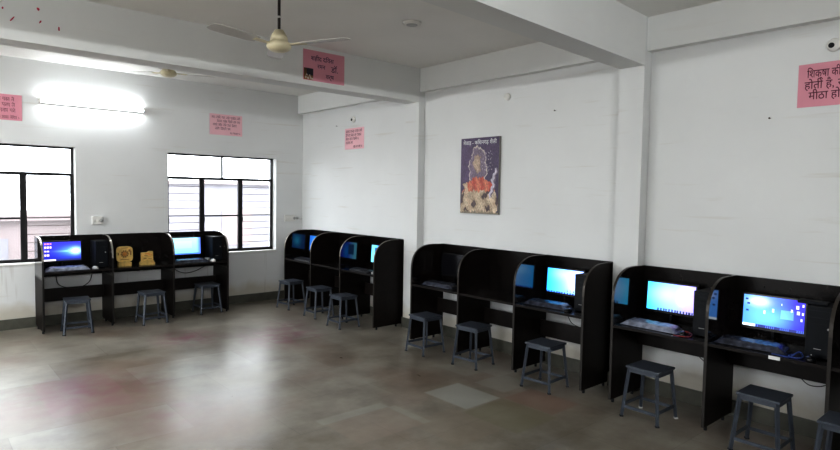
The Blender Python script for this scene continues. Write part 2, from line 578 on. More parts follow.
# ------------------------------------------------------------------ camera
CAM = Vector((-4.8991, -8.4957, 1.7133))
YAW, PIT, ROL, FPX = -0.721, -0.0531, 0.0164, 588.2327
def wdir(a, b, w):
    c, s = math.cos(ROL), math.sin(ROL)
    r = a * c - b * s; y = a * s + b * c
    sp, cp = math.sin(PIT), math.cos(PIT)
    fw = cp * w - y * sp; up = sp * w + y * cp
    s, c = math.sin(YAW), math.cos(YAW)
    return Vector((r * c - fw * s, r * s + fw * c, up))
R_, U_, F_ = wdir(1, 0, 0), wdir(0, 1, 0), wdir(0, 0, 1)
cd = bpy.data.cameras.new('camera')
cam = bpy.data.objects.new('camera', cd)
COL.objects.link(cam)
cd.sensor_width = 36.0
cd.lens = FPX / 840 * 36.0
cd.clip_start = 0.05
mw = Matrix((R_, U_, -F_)).transposed().to_4x4()
mw.translation = CAM
cam.matrix_world = mw
sc.camera = cam

# ------------------------------------------------------------------ room shell
XL, XR, YB, YF, ZC = -7.4, 0.0, 0.0, -10.6, 3.25
WT = 0.24
ZS, ZT = 0.79, 2.23           # sill and head of the windows
b = MB(); b.box((XL - .3, YF - .3, -0.12), (XR + .3, YB + .3, 0)); struct(b.build('floor', 'floor'))
b = MB(); b.box((XL - .3, YF - .3, ZC), (XR + .3, YB + .3, ZC + 0.15)); struct(b.build('ceiling', 'ceil'))

W1 = (-4.905, -3.252); W2 = (-2.120, -0.470)
def holed_wall(name, lo, hi, holes, plane, zs=ZS):
    """wall with rectangular openings; along = the wall's horizontal axis"""
    b = MB()
    def bx(a0, a1, z0, z1):
        if a1 - a0 < 1e-4 or z1 - z0 < 1e-4:
            return
        if plane == 'Y':
            b.box((a0, lo[1], z0), (a1, hi[1], z1))
        else:
            b.box((lo[0], a0, z0), (hi[0], a1, z1))
    k = 0 if plane == 'Y' else 1
    cur = lo[k]
    for (a0, a1) in holes:
        bx(cur, a0, 0, ZC)
        bx(a0, a1, 0, zs); bx(a0, a1, ZT, ZC)
        cur = a1
    bx(cur, hi[k], 0, ZC)
    return struct(b.build(name, 'wall'))
holed_wall('wall_back', (XL, 0, 0), (XR, WT, ZC), [W1, W2], 'Y')
LW = [(-5.4, -3.9), (-2.4, -0.7)]
holed_wall('wall_left', (XL - WT, YF, 0), (XL, YB, ZC), LW, 'X', .35)
b = MB(); b.box((0, YF, 0), (WT, YB + WT, ZC)); struct(b.build('wall_right', 'wall'))
FW = []
holed_wall('wall_front', (XL - WT, YF - WT, 0), (WT, YF, ZC), FW, 'Y')

# beams, pillars and the projecting bands over the right wall
B1F, B1B = -2.980, -2.727
B2F, B2B, SK = -5.925, -5.690, 0.067
BZ = 2.84
PX = -0.10
PX2 = -0.115
b = MB(); b.box((XL, B1F, BZ), (PX, B1B, ZC)); beam1 = struct(b.build('ceiling_beam', 'beam'))
b = MB()
b.prism([(PX2, B2F, BZ), (PX2, B2B, BZ), (XL, B2B + SK * (XL - PX), BZ), (XL, B2F + SK * (XL - PX), BZ)], (0, 0, ZC - BZ))
struct(b.build('ceiling_beam', 'beam'))
for (y0, y1, px) in ((B1F, B1B, PX), (B2F, B2B, PX2)):
    b = MB(); b.box((px, y0, 0), (0, y1, ZC)); struct(b.build('pillar', 'wall'))
for (y0, y1) in ((B1B, 0.0), (B2B, B1F), (YF, B2F)):
    b = MB(); b.box((-0.0855, y0, 2.965), (0, y1, ZC)); struct(b.build('wall_beam', 'beam'))

# skirting
b = MB(); b.box((XL, -0.013, 0), (XR, 0, 0.126)); struct(b.build('baseboard_back', 'skirt'))
b = MB()
b.box((-0.013, YF, 0), (0, -0.013, 0.126))
for (y0, y1, px) in ((B1F, B1B, PX), (B2F + .013, B2B, PX2)):
    b.box((px - 0.013, y0 - 0.013, 0), (-0.012, y1 + 0.013, 0.126))
struct(b.build('baseboard_right', 'skirt'))
b = MB(); b.box((XL, YF, 0), (XL + 0.013, 0, 0.126)); struct(b.build('baseboard_left', 'skirt'))

# paint flecks on the near beam
b = MB()
for (x, z, w, h, t) in ((-4.243, 2.997, .012, .05, .3), (-4.072, 3.109, .02, .03, -.2), (-4.06, 3.011, .012, .03, .2), (-3.932, 2.985, .012, .045, 0), (-4.30, 3.07, .01, .02, 0)):
    pts = []
    for k in range(8):
        a = 2 * PI * k / 8
        q = random.uniform(.7, 1.15)
        pts.append((x + w * .55 * q * math.cos(a) + t * h * q * math.sin(a), B1F - 0.0015, z + h * .45 * q * math.sin(a)))
    b.quad(pts)
b.build('paint_fleck', 'fleck', beam1)

# ------------------------------------------------------------------ windows
def make_window(name, x0, x1):
    """steel casement: louvred side leaves, middle leaf in two lights, fixed transom above"""
    root = bpy.data.objects.new(name, None); COL.objects.link(root)
    root.location = ((x0 + x1) / 2, 0.135, ZS)
    struct(root)
    W = x1 - x0; H = ZT - ZS
    hw = W / 2
    tz = 1.89 - ZS
    f = MB()
    t = 0.028
    f.box((-hw, -.02, 0), (-hw + t, .02, H)); f.box((hw - t, -.02, 0), (hw, .02, H))
    f.box((-hw, -.02, 0), (hw, .02, t + .006)); f.box((-hw, -.02, H - t * .8), (hw, .02, H))
    f.box((-hw, -.018, tz - .012), (hw, .018, tz + .012))
    f.build('window_frame', 'frame', root)
    m1, m2 = -hw + .515, hw - .545
    for mx in (m1, m2):
        q = MB(); q.box((mx - .02, -.022, 0), (mx + .02, .022, tz)); q.build('mullion', 'frame', root)
    q = MB(); q.box((-.011, -.02, tz), (.011, .02, H)); q.build('transom_bar', 'frame', root)
    leaves = ((-hw + t, m1 - .02), (m1 + .02, m2 - .02), (m2 + .02, hw - t))
    for k, (a0, a1) in enumerate(leaves):
        s = MB()
        w = .014
        zb = t
        s.box((a0, -.03, zb), (a0 + w, .0, tz - .012)); s.box((a1 - w, -.03, zb), (a1, .0, tz - .012))
        s.box((a0, -.03, tz - .012 - w), (a1, .0, tz - .012)); s.box((a0, -.03, zb), (a1, .0, zb + w))
        zm = 1.335 - ZS
        hbar = .022 if k == 1 else .007
        s.box((a0, -.028, zm - hbar / 2), (a1, .0, zm + hbar / 2))
        s.build('sash', 'frame', root)
        # glass: tilted louvre blades in the sides, flat lights in the middle
        g = MB()
        if k == 1:
            g.box((a0 + w, -.004, zb), (a1 - w, .0, zm)); g.box((a0 + w, -.004, zm), (a1 - w, .0, tz - .012))
        else:
            n = 10
            st = (tz - .02 - zb) / n
            for j in range(n):
                z0 = zb + j * st
                g.prism([(a0 + w, -.006, z0), (a0 + w, .004, z0 + st * 1.02), (a0 + w, .008, z0 + st * 1.02), (a0 + w, -.002, z0)], (a1 - a0 - 2 * w, 0, 0))
        g.build('pane', 'pane', root)
        c = MB()
        if k != 1:
            for j in range(1, 10):
                z0 = zb + j * (tz - .02 - zb) / 10
                c.box((a0 + w, -.010, z0 - .0032), (a1 - w, .006, z0 + .0032))
            c.build('louvre_clip', 'nailm', root)
        h = MB()
        h.box((a0 + .002, -.05, zm - .09), (a0 + .014, -.03, zm - .02))
        h.build('window_handle', 'frame', root)
    for (a0, a1) in ((-hw + t, -.006), (.006, hw - t)):
        g = MB(); g.box((a0, -.002, tz + .012), (a1, .002, H - t * .8)); g.build('pane', 'pane', root)
    s = MB(); s.box((-hw - .004, -.150, -.022), (hw + .004, -.02, 0.002), bev=.004); s.build('window_sill', 'sill', root)
    return root
make_window('window_1', *W1)
make_window('window_2', *W2)

# neighbouring houses and ground outside
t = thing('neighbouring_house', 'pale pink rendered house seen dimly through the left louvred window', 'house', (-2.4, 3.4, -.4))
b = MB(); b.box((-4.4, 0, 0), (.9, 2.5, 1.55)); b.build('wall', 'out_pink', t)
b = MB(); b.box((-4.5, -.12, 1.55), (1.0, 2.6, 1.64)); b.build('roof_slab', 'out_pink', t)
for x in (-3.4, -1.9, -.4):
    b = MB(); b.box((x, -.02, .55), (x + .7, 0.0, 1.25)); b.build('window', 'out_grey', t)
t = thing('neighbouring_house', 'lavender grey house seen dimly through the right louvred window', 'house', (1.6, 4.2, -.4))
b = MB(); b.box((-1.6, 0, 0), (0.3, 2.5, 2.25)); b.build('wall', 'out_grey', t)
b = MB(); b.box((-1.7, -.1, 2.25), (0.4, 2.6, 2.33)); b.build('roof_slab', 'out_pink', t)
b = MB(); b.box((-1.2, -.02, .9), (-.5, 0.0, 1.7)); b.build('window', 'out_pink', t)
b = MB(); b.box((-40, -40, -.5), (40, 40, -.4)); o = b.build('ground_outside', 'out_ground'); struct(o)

# ------------------------------------------------------------------ computer carrels
D = 0.522
def arc_profile(H):
    """side profile (y from the wall towards the sitter, z): straight front, rounded shoulder"""
    pts = [(-0.02, 0.03), (-D, 0.03), (-D, H - 0.27)]
    n = 12
    rx, rz = 0.31, 0.27
    for k in range(1, n + 1):
        a = PI / 2 * k / n
        ex = 0.85
        pts.append((-D + rx * (1 - math.cos(a) ** ex), H - rz + rz * math.sin(a) ** ex))
    pts.append((-0.02, H))
    return pts

def make_carrel(label, loc, rotz, w, desk, edge, H=1.12, matt_last=True, mod=(.315, .475), beside_pillar=False):
    t = thing('computer_carrel', label, 'computer desk', loc, rotz, 'dark three-seat computer carrels')
    th = 0.020
    for i in range(4):
        x = i * w
        prof = arc_profile(H)
        if beside_pillar and i == 0:
            prof = [(-.135, .03)] + prof[1:-1] + [(-.135, H)]
        b = MB()
        b.prism([(x - th / 2, y, z) for y, z in prof], (th, 0, 0))
        m = 'lam_matt' if (i == 3 and matt_last) else 'lam'
        sp = b.build('side_panel', m, t)
        e = MB()
        fr = prof[2:-1] + [(-0.14, H)]
        for (y0, z0), (y1, z1) in zip(fr[:-1], fr[1:]):
            dy, dz = y1 - y0, z1 - z0
            L = math.hypot(dy, dz)
            ny, nz = -dz / L * .0025, dy / L * .0025
            if ny > 0:
                ny, nz = -ny, -nz
            e.prism([(x - th / 2 - .0008, y0, z0), (x - th / 2 - .0008, y1, z1), (x - th / 2 - .0008, y1 + ny, z1 + nz), (x - th / 2 - .0008, y0 + ny, z0 + nz)], (th + .0016, 0, 0))
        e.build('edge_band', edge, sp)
        b = MB(); b.box((x - th / 2 - .0008, -D - .0025, .03), (x + th / 2 + .0008, -D + .0005, H - .27)); eb = b.build('edge_strip', edge + '_low', sp)  # straight run of the same band, shade put into its colour
        for y in (-0.16, -D + .05):
            b = MB(); b.lathe([(.012, 0), (.012, .024), (.009, .03)], seg=12, at=(x, y, 0))
            b.build('levelling_foot', 'cap_dark', sp)
    for i in range(3):
        x0, x1 = i * w + th / 2 + .001, (i + 1) * w - th / 2 - .001
        if beside_pillar and i == 0:
            x0 += .024
        b = MB(); b.box((x0, -D + .012, desk - .022), (x1, -.042, desk), bev=.0025); dk = b.build('desktop', 'desk', t)
        b = MB(); b.box((x0, -D + .007, desk - .022), (x1, -D + .012, desk - .001)); b.build('edge_band', 'lam_matt', dk)
        b = MB(); b.box((x0, -.040, desk - .11), (x1, -.022, H)); b.build('back_panel', 'lam_back', t)
        b = MB(); b.box((x0, -.118, mod[0]), (x1, -.1, mod[1])); b.build('modesty_panel', 'lam_matt', t)
    return t

def frame_of(loc, rotz):
    mtx = Matrix.Translation(Vector(loc)) @ Matrix.Rotation(rotz, 4, 'Z')
    return lambda u, y, z=0.0: tuple(mtx @ Vector((u, y, z)))
RW = -PI / 2
BANKS = {
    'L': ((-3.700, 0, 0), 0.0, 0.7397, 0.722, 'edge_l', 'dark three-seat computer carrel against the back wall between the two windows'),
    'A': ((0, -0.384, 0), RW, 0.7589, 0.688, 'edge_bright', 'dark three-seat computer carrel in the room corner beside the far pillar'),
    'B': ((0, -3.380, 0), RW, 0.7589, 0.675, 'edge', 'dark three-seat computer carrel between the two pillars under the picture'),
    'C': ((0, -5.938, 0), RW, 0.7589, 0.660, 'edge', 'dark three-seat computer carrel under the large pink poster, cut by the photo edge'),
}
AT = {}
for k, (loc, rz, w, dz, eg, lb) in BANKS.items():
    make_carrel(lb, loc, rz, w, dz, eg, matt_last=(k in 'AB'), mod=(.44, .637) if k == 'C' else (.315, .475), beside_pillar=False)
    AT[k] = (frame_of(loc, rz), rz, w, dz)

# ------------------------------------------------------------------ stools
def make_stool(label, loc, rotz):
    t = thing('stool', label, 'stool', loc, rotz, 'blue-grey metal stools at the computer carrels')
    H = 0.405
    b = MB()
    b.box((-.135, -.130, H - .018), (.135, .130, H), bev=.004)
    st = b.build('seat', 'stool_seat', t)
    b = MB()
    a = .118
    for s in (-1, 1):
        b.box((-a, s * a - .006, H - .046), (a, s * a + .006, H - .018))
        b.box((s * a - .006, -a, H - .046), (s * a + .006, a, H - .018))
    b.build('seat_rail', 'stool', st)
    top, bot = .112, .147
    def P(sx, sy, z):
        r = top + (bot - top) * (1 - z / (H - .02))
        return (sx * r, sy * r, z)
    for sx in (-1, 1):
        for sy in (-1, 1):
            b = MB(); b.bar(P(sx, sy, H - .02), P(sx, sy, .008), .023, .023, w2=.02, h2=.02, up=(sx, sy, 0))
            lg = b.build('leg', 'stool', t)
            b = MB(); b.bar(P(sx, sy, .012), P(sx, sy, 0.0), .026, .026, up=(sx, sy, 0)); b.build('foot_cap', 'cap_dark', lg)
    for z, q in ((.085, 'y-'), (.085, 'y+'), (.10, 'x-'), (.10, 'x+')):
        s = -1 if q[1] == '-' else 1
        b = MB()
        if q[0] == 'y':
            b.bar(P(-1, s, z), P(1, s, z), .007, .024)
        else:
            b.bar(P(s, -1, z), P(s, 1, z), .007, .024)
        b.build('rung', 'stool', t)
    return t
# (bank, along, out from wall, turn, label)
SPOTS = [
    ('L', .325, -.60, -.10, 'blue-grey stool in front of the deep blue lit monitor below the tube lamp'),
    ('L', 1.175, -.58, .04, 'blue-grey stool in front of the two wooden mementos'),
    ('L', 1.985, -.36, .03, 'blue-grey stool pushed under the desk of the pale cyan monitor by the window'),
    ('A', .385, -.62, .10, 'blue-grey stool at the corner carrel, closest to the room corner'),
    ('A', 1.150, -.615, -.02, 'blue-grey stool at the empty middle seat of the corner carrel'),
    ('A', 1.860, -.690, -.02, 'blue-grey stool at the corner carrel, beside its plain end panel'),
    ('B', .420, -.670, -.03, 'blue-grey stool in front of the switched-off monitor'),
    ('B', 1.080, -.610, .12, 'blue-grey stool at the empty middle seat under the picture'),
    ('B', 1.960, -.605, .05, 'blue-grey stool at the cyan monitor beside the nearer pillar'),
    ('C', .365, -.565, -.01, 'blue-grey stool with white rear foot tips at the pale lavender monitor'),
    ('C', 1.165, -.545, .0, 'dark blue-grey stool at the blue and violet monitor under the pink poster'),
    ('C', 1.680, -.705, .0, 'blue-grey stool beyond the violet monitor, cut off by the photo edge'),
]
proto = None
stools = []
for k, u, y, r, lb in SPOTS:
    fr, rz, w, dz = AT[k]
    if proto is None:
        proto = make_stool(lb, fr(u, y), rz + r); stools.append(proto)
    else:
        stools.append(dup(proto, fr(u, y), rz + r, lb))
n = 0
for lg in kids(stools[9]):
    if lg.name.startswith('leg'):
        # the two rear legs keep white tips
        n += 1
        for fc in kids(lg):
            yy = sum(v.co.y for v in fc.data.vertices)
            if yy > 0:
                fc.data = fc.data.copy(); fc.data.materials[0] = M['cap']
                fc['label'] = 'white foot tip'

# ------------------------------------------------------------------ monitors
def clamp(x, a=0.0, b=1.0):
    return max(a, min(b, x))
def lerp(a, b, t):
    t = clamp(t)
    return tuple(x + (y - x) * t for x, y in zip(a, b))
def add(a, b, k):
    return tuple(x + y * k for x, y in zip(a, b))
def blob(u, v, cu, cv, ru, rv):
    return math.exp(-((u - cu) / ru) ** 2 - ((v - cv) / rv) ** 2)

def pic_hero(u, v):            # deep blue desktop with a beam of light at the right and icons at the left
    c = lerp((.02, .035, .55), (.10, .09, .95), v * .6 + .2)
    c = add(c, (.15, .55, 1.2), blob(u, v, .80, .5, .34, .24))
    c = add(c, (1.0, 1.3, 1.2), blob(u, v, .86, .5, .13, .17))
    c = add(c, (.25, .5, .5), blob(u, v, .62, .5, .28, .045) * .8)
    if v < .075:
        c = (1.3, 1.2, 1.3) if u < .33 else (.05, .07, .35)
    for iv in (.90, .72, .52, .31):
        for iu, on in ((.055, 1), (.125, iv in (.90, .72, .52, .31)), (.20, iv > .7)):
            if on and abs(u - iu) < .026 and abs(v - iv) < .048:
                c = (1.2, 1.0, 1.3) if iv < .85 else (1.1, .45, .9)
    return c
def pic_pale(u, v):            # pale cyan page on a blue border
    c = lerp((.40, 1.0, 1.45), (.75, 1.3, 1.5), v)
    if u > .86:
        c = lerp(c, (.25, .45, 1.35), (u - .86) / .1)
    if v < .09:
        c = (.18, .4, 1.2)
    if .1 < u < .7 and .35 < v < .8:
        c = add(c, (.15, .2, .15), .6)
    return c
def pic_dim(u, v):
    return add((.02, .10, .34), (.05, .5, .65), blob(u, v, .62, .55, .28, .35))
def pic_a3(u, v):              # cyan at the left, a dark window, deep blue beyond
    c = lerp((.30, 1.0, 1.35), (.04, .10, 1.1), (u - .12) / .45)
    if .17 < u < .5 and .25 < v < .85:
        c = (.03, .16, .42)
    if u > .5:
        c = add((.02, .03, .75), (.0, .4, .5), blob(u, v, .62, .4, .2, .5))
    return c
def pic_b3(u, v):
    c = lerp((.05, .60, 1.35), (.40, .80, 1.45), u * 1.1)
    c = add(c, (.45, .3, .15), blob(u, v, .8, .45, .25, .35))
    c = add(c, (.2, .0, .5), blob(u, v, .92, .88, .2, .2))
    c = add(c, (.25, .3, .2), blob(u, v, .45, .8, .3, .25))
    if v < .06 and int(u * 40) % 3 != 1:
        c = (.05, .1, .6)
    if u > .55 and v < .18 and int(u * 36) % 3 == 0 and v > .08:
        c = (.2, .25, .9)
    return c
def pic_c1(u, v):
    c = lerp((.10, .85, 1.40), (.52, .48, 1.30), (u - .05) / .75)
    c = add(c, (.3, .2, .1), blob(u, v, .35, .6, .35, .35))
    c = add(c, (.7, .6, .1), blob(u, v, .72, .42, .07, .12) + blob(u, v, .70, .68, .05, .12) * .8 + blob(u, v, .84, .86, .10, .10) * .8)
    c = add(c, (.3, .15, .1), blob(u, v, .86, .5, .12, .3))
    if v < .07 and (u * 17) % 1 < .55 and u > .22:
        c = (.03, .05, .16)
    if .20 < u < .55 and .07 < v < .10 and (u * 23) % 1 < .5:
        c = (.25, .5, .9)
    return c
def pic_c2(u, v):
    c = lerp((.16, .48, 1.2), (.05, .03, .85), (u - .25) / .6)
    c = add(c, (.8, .55, .15), blob(u, v, .26, .82, .17, .15))
    c = add(c, (.1, .35, .3), blob(u, v, .5, .35, .3, .3))
    if .62 < u < .83 and .35 < v < .63:
        c = add(c, (.10, .30, .35), 1)
    for iu, iv, r in ((.63, .8, .012), (.80, .66, .012), (.36, .50, .014), (.5, .58, .018), (.88, .78, .02), (.9, .62, .02), (.97, .6, .012), (.97, .85, .014), (.955, .4, .012)):
        if abs(u - iu) < r and abs(v - iv) < r * 3.0:
            c = add(c, (.8, .8, .6), 1)
    for iu, iv in ((.06, .86), (.08, .72), (.07, .5)):
        if abs(u - iu) < .022 and abs(v - iv) < .035:
            c = (.03, .1, .3)
    if v < .075:
        c = (1.0, 1.15, 1.3) if u < .22 else ((.03, .05, .3) if (u * 30) % 1 < .7 else (.1, .2, .8))
    return c

def gain(fn, k):
    return lambda u, v: tuple(x * k for x in fn(u, v))
def make_monitor(k, u, y, z0, label, fn, tilt=.06, w=.405, h=.232, turn=0.0, lit=1.0):
    fr, rz, wd, dz = AT[k]
    t = thing('monitor', label, 'monitor', fr(u, y, dz + .001), rz + turn, 'desktop monitors on the carrels')
    z = z0 - dz + h / 2                      # picture centre above the desk
    rot = Matrix.Rotation(-tilt, 4, 'X')
    W, H = w + .030, h + .034
    b = MB()
    b.box((-W / 2, -.012, -H / 2 - .004), (W / 2, .012, H / 2), bev=.004)
    b.box((-W * .36, .012, -H * .32), (W * .36, .028, H * .36), bev=.008)
    hs = b.build('housing', 'black', t)
    hs.matrix_local = Matrix.Translation((0, 0, z)) @ rot
    if fn:
        s = picture('screen', w, h, 64, 36, gain(fn, lit), 'screen', t)
    else:
        q = MB(); q.quad([(-w / 2, 0, -h / 2), (w / 2, 0, -h / 2), (w / 2, 0, h / 2), (-w / 2, 0, h / 2)])
        s = q.build('screen', 'dark_screen', t)
    s.matrix_local = Matrix.Translation((0, 0, z)) @ rot @ Matrix.Translation((0, -.0135, .002))
    b = MB(); b.bar((0, .026, .012), (0, .028, z), .060, .018); b.build('neck', 'black', t)
    b = MB()
    b.lathe([(.0, 0), (.098, 0), (.1, .004), (.094, .009), (.04, .015), (0, .016)], seg=28)
    for v in b.bm.verts:
        v.co.y = v.co.y * .72 - .005
    b.build('base', 'black', t)
    return t

MY = -.122
mon = [
    ('L', .265, MY, .812, 'lit monitor with deep blue desktop, icons and a white light beam', pic_hero, 1.25),
    ('L', 1.775, MY, .805, 'lit monitor with a pale cyan page, on the back wall carrel under the window', pic_pale, 1.2),
    ('A', .285, MY, .80, 'dim blue-green monitor at the corner seat, mostly hidden by the panel beside it', pic_dim, 2.4),
    ('A', 1.905, MY, .775, 'lit monitor half hidden behind the end panel of the corner carrel', pic_a3, 1.6),
    ('B', .300, MY, .775, 'switched-off black monitor on the carrel under the tall picture', None, 1.0),
    ('B', 1.815, MY, .772, 'lit cyan monitor beside a dark tower, near end of middle carrel', pic_b3, 1.7),
    ('C', .300, MY, .765, 'lit pale cyan to lavender monitor with a red cable on its desk', pic_c1, 1.5),
    ('C', 1.065, MY, .762, 'lit blue to violet monitor with glowing white spots, below pink poster', pic_c2, 1.4),
]
for k, u, y, z0, lb, fn, g in mon:
    make_monitor(k, u, y, z0, lb, fn, lit=g)

# ------------------------------------------------------------------ tower computers
def make_tower(k, u, y0, label, w=.155, d=.29, h=.335):
    fr, rz, wd, dz = AT[k]
    t = thing('computer_tower', label, 'computer', fr(u, y0, dz + .001), rz, 'black tower computers on the carrels')
    b = MB(); b.box((-w / 2, .012, .006), (w / 2, d, h), bev=.004); b.build('casing', 'case', t)
    b = MB()
    b.box((-w / 2, 0, .006), (w / 2, .012, h), bev=.003)
    b.box((-w / 2 + .012, -.003, h - .065), (w / 2 - .012, .002, h - .025), bev=.001)
    b.box((-w / 2 + .012, -.003, h - .112), (w / 2 - .012, .002, h - .072), bev=.001)
    fc = b.build('front_panel', 'case_face', t)
    b = MB(); b.lathe([(.0, -.004), (.008, -.004), (.008, .0), (0, .0)], seg=14, axis='Y', at=(w / 2 - .03, -.001, h - .14)); b.build('power_button', 'grey_plastic', fc)
    b = MB(); b.box((-.03, -.0025, .062), (.012, .0, .067)); b.build('maker_badge', 'grey_plastic', fc)
    for sx in (-1, 1):
        for y in (.03, d - .03):
            b = MB(); b.lathe([(.009, 0), (.009, .007)], seg=10, at=(sx * (w / 2 - .02), y, 0))
            b.build('rubber_foot', 'cap_dark', t)
    return t
make_tower('L', .657, -.35, 'black tower computer beside the deep blue monitor with desktop icons', h=.332, w=.142)
make_tower('L', 2.138, -.35, 'black tower computer beside the pale cyan monitor under the window', h=.334, w=.142)
make_tower('B', 2.150, -.35, 'black tower computer against the end panel beside the cyan monitor', w=.150)
make_tower('C', .662, -.36, 'black tower computer between the lavender and the violet monitors', w=.150, h=.345)
tw = make_tower('C', 1.417, -.36, 'black tower computer beside the violet monitor, with a slim box on top', w=.160, h=.345)

# ------------------------------------------------------------------ keyboards, mice, covers, cables
def make_keyboard(k, u, y, rot, label, cover=None):
    fr, rz, wd, dz = AT[k]
    t = thing('keyboard', label, 'keyboard', fr(u, y, dz + .001), rz + rot, 'keyboards on the carrel desks')
    b = MB()
    b.prism([(-.22, -.068, 0), (-.22, .068, 0), (-.22, .068, .026), (-.22, .05, .027), (-.22, -.068, .011)], (.44, 0, 0))
    b.build('case', 'key', t)
    b = MB()
    for r in range(5):
        y0 = -.054 + r * .022
        z0 = .0125 + (y0 + .068) * .123
        x = -.207
        while x < .2:
            kw = .0165
            if r == 0 and -.10 < x < -.09:
                kw = .105
            b.box((x, y0, z0), (x + kw, y0 + .0175, z0 + .008))
            x += kw + .003
            if abs(x - .085) < .011:
                x += .012
    b.build('keycaps', 'keycap', t)
    if cover:
        b = MB()
        nx, ny = 26, 9
        rnd = random.Random(int(u * 1000))
        vs = []
        for j in range(ny + 1):
            row = []
            for i in range(nx + 1):
                uu, vv = i / nx, j / ny
                edge = min(uu, 1 - uu, vv, 1 - vv)
                z = (.034 + .006 * rnd.random() + .012 * vv) * clamp(edge / .12) + .003
                row.append(b.bm.verts.new((-.235 + .47 * uu, -.082 + .165 * vv, z)))
            vs.append(row)
        for j in range(ny):
            for i in range(nx):
                b.bm.faces.new([vs[j][i], vs[j][i + 1], vs[j + 1][i + 1], vs[j + 1][i]]).smooth = True
        c = b.build('dust_cover', cover, t)
        c['label'] = 'crumpled clear dust cover'
    return t
make_keyboard('L', .275, -.39, .0, 'keyboard under pale crumpled cover below the deep blue monitor', 'cover')
make_keyboard('L', 1.750, -.40, .0, 'keyboard below the pale cyan monitor on the back carrel', 'cover_dark')
make_keyboard('A', .380, -.38, .0, 'keyboard on the corner seat desk of the far carrel')
make_keyboard('A', 1.890, -.42, -.05, 'keyboard on the nearest seat desk of the corner carrel')
make_keyboard('B', .330, -.38, .03, 'keyboard with glossy sheen below the switched-off monitor', 'cover_dark')
make_keyboard('B', 1.790, -.36, .04, 'dark keyboard below the cyan monitor of the middle carrel', 'cover_dark')
make_keyboard('C', .262, -.37, .0, 'keyboard under grey film below the pale lavender monitor', 'cover')
make_keyboard('C', 1.010, -.37, .06, 'keyboard under dark crumpled film below the violet monitor', 'cover_dark')

def make_mouse(k, u, y, rot, label, m='black'):
    fr, rz, wd, dz = AT[k]
    t = thing('computer_mouse', label, 'mouse', fr(u, y, dz + .001), rz + rot, 'mice on the carrel desks')
    b = MB()
    bmesh.ops.create_uvsphere(b.bm, u_segments=18, v_segments=10, radius=1.0)
    for v in b.bm.verts:
        z = v.co.z
        v.co = Vector((v.co.x * .031, v.co.y * .055, max(z, -.15) * .03 + .0045 + (.006 * -v.co.y if z > 0 else 0)))
    for f in b.bm.faces:
        f.smooth = True
    b.build('shell', m, t)
    b = MB(); b.lathe([(.006, -.003), (.006, .003)], seg=12, axis='X', at=(0, .028, .029)); b.build('scroll_wheel', 'grey_plastic', t)
    return t
make_mouse('L', .565, -.42, .3, 'pale computer mouse beside the covered keyboard of the deep blue monitor', 'grey_plastic')
make_mouse('L', 2.040, -.43, .2, 'white computer mouse in front of the tower under the window', 'white_plastic')
make_mouse('A', .650, -.40, .1, 'white computer mouse on the corner seat desk', 'white_plastic')
make_mouse('A', 2.170, -.43, .1, 'pale computer mouse by the end panel of the corner carrel', 'grey_plastic')
make_mouse('B', 2.075, -.44, .1, 'black computer mouse on the middle carrel in front of the tower')
make_mouse('C', .545, -.425, .4, 'black computer mouse with red cable, nearest carrel')
make_mouse('C', 1.395, -.44, .2, 'black computer mouse beside the blue cable, nearest carrel')

def cat_pts(pts, n=10):
    pts = [Vector(p) for p in pts]
    P = [pts[0] * 2 - pts[1]] + pts + [pts[-1] * 2 - pts[-2]]
    out = []
    for i in range(1, len(P) - 2):
        for k in range(n):
            t = k / n
            a, b_, c, d = P[i - 1], P[i], P[i + 1], P[i + 2]
            out.append(.5 * ((2 * b_) + (c - a) * t + (2 * a - 5 * b_ + 4 * c - d) * t * t + (3 * b_ - a - 3 * c + d) * t ** 3))
    out.append(pts[-1])
    return out
def cable(k, pts, label, r=.0035, m='cable', name='cable'):
    fr, rz, wd, dz = AT[k]
    b = MB()
    b.tube([fr(*p) for p in cat_pts(pts)], r, 8)
    return tag(b.build(name, m), label, 'cable', 'cables of the computer desks')
cable('C', [(.578, -.39, .668), (.567, -.355, .672), (.54, -.335, .668), (.51, -.345, .668), (.505, -.36, .672), (.53, -.34, .676), (.575, -.352, .668), (.60, -.40, .668), (.61, -.45, .668), (.59, -.485, .668), (.55, -.503, .668), (.508, -.505, .668)], 'red cable coiled on the desk by the lavender monitor', .005, 'red_cable')
cable('C', [(1.28, -.40, .668), (1.27, -.44, .668), (1.29, -.475, .669), (1.325, -.43, .70), (1.34, -.40, .668), (1.335, -.47, .668), (1.28, -.49, .668), (1.18, -.495, .669)], 'blue cable bundle on the desk by the violet monitor', .005, 'blue_cable')
cable('C', [(.49, -.07, .54), (.51, -.07, .45), (.57, -.075, .40), (.66, -.07, .37), (.72, -.06, .36)], 'black cable sagging under the lavender monitor desk')
cable('C', [(1.20, -.075, .545), (1.23, -.075, .46), (1.29, -.075, .40), (1.37, -.075, .405), (1.43, -.075, .45), (1.48, -.075, .52)], 'black cable loop hanging under the violet monitor desk')
cable('L', [(.20, -.09, .62), (.22, -.13, .52), (.33, -.15, .47), (.46, -.15, .47), (.56, -.13, .53), (.60, -.09, .62)], 'black cable loop hanging under the desk of the deep blue monitor', .005)
cable('L', [(1.62, -.09, .62), (1.66, -.12, .58), (1.76, -.13, .545), (1.90, -.12, .56), (2.06, -.09, .62)], 'black cable sagging under the desk of the pale cyan monitor', .005)
cable('B', [(1.86, -.135, .61), (1.88, -.135, .54), (1.92, -.135, .50), (1.99, -.135, .48)], 'black cable hanging under the cyan monitor desk')
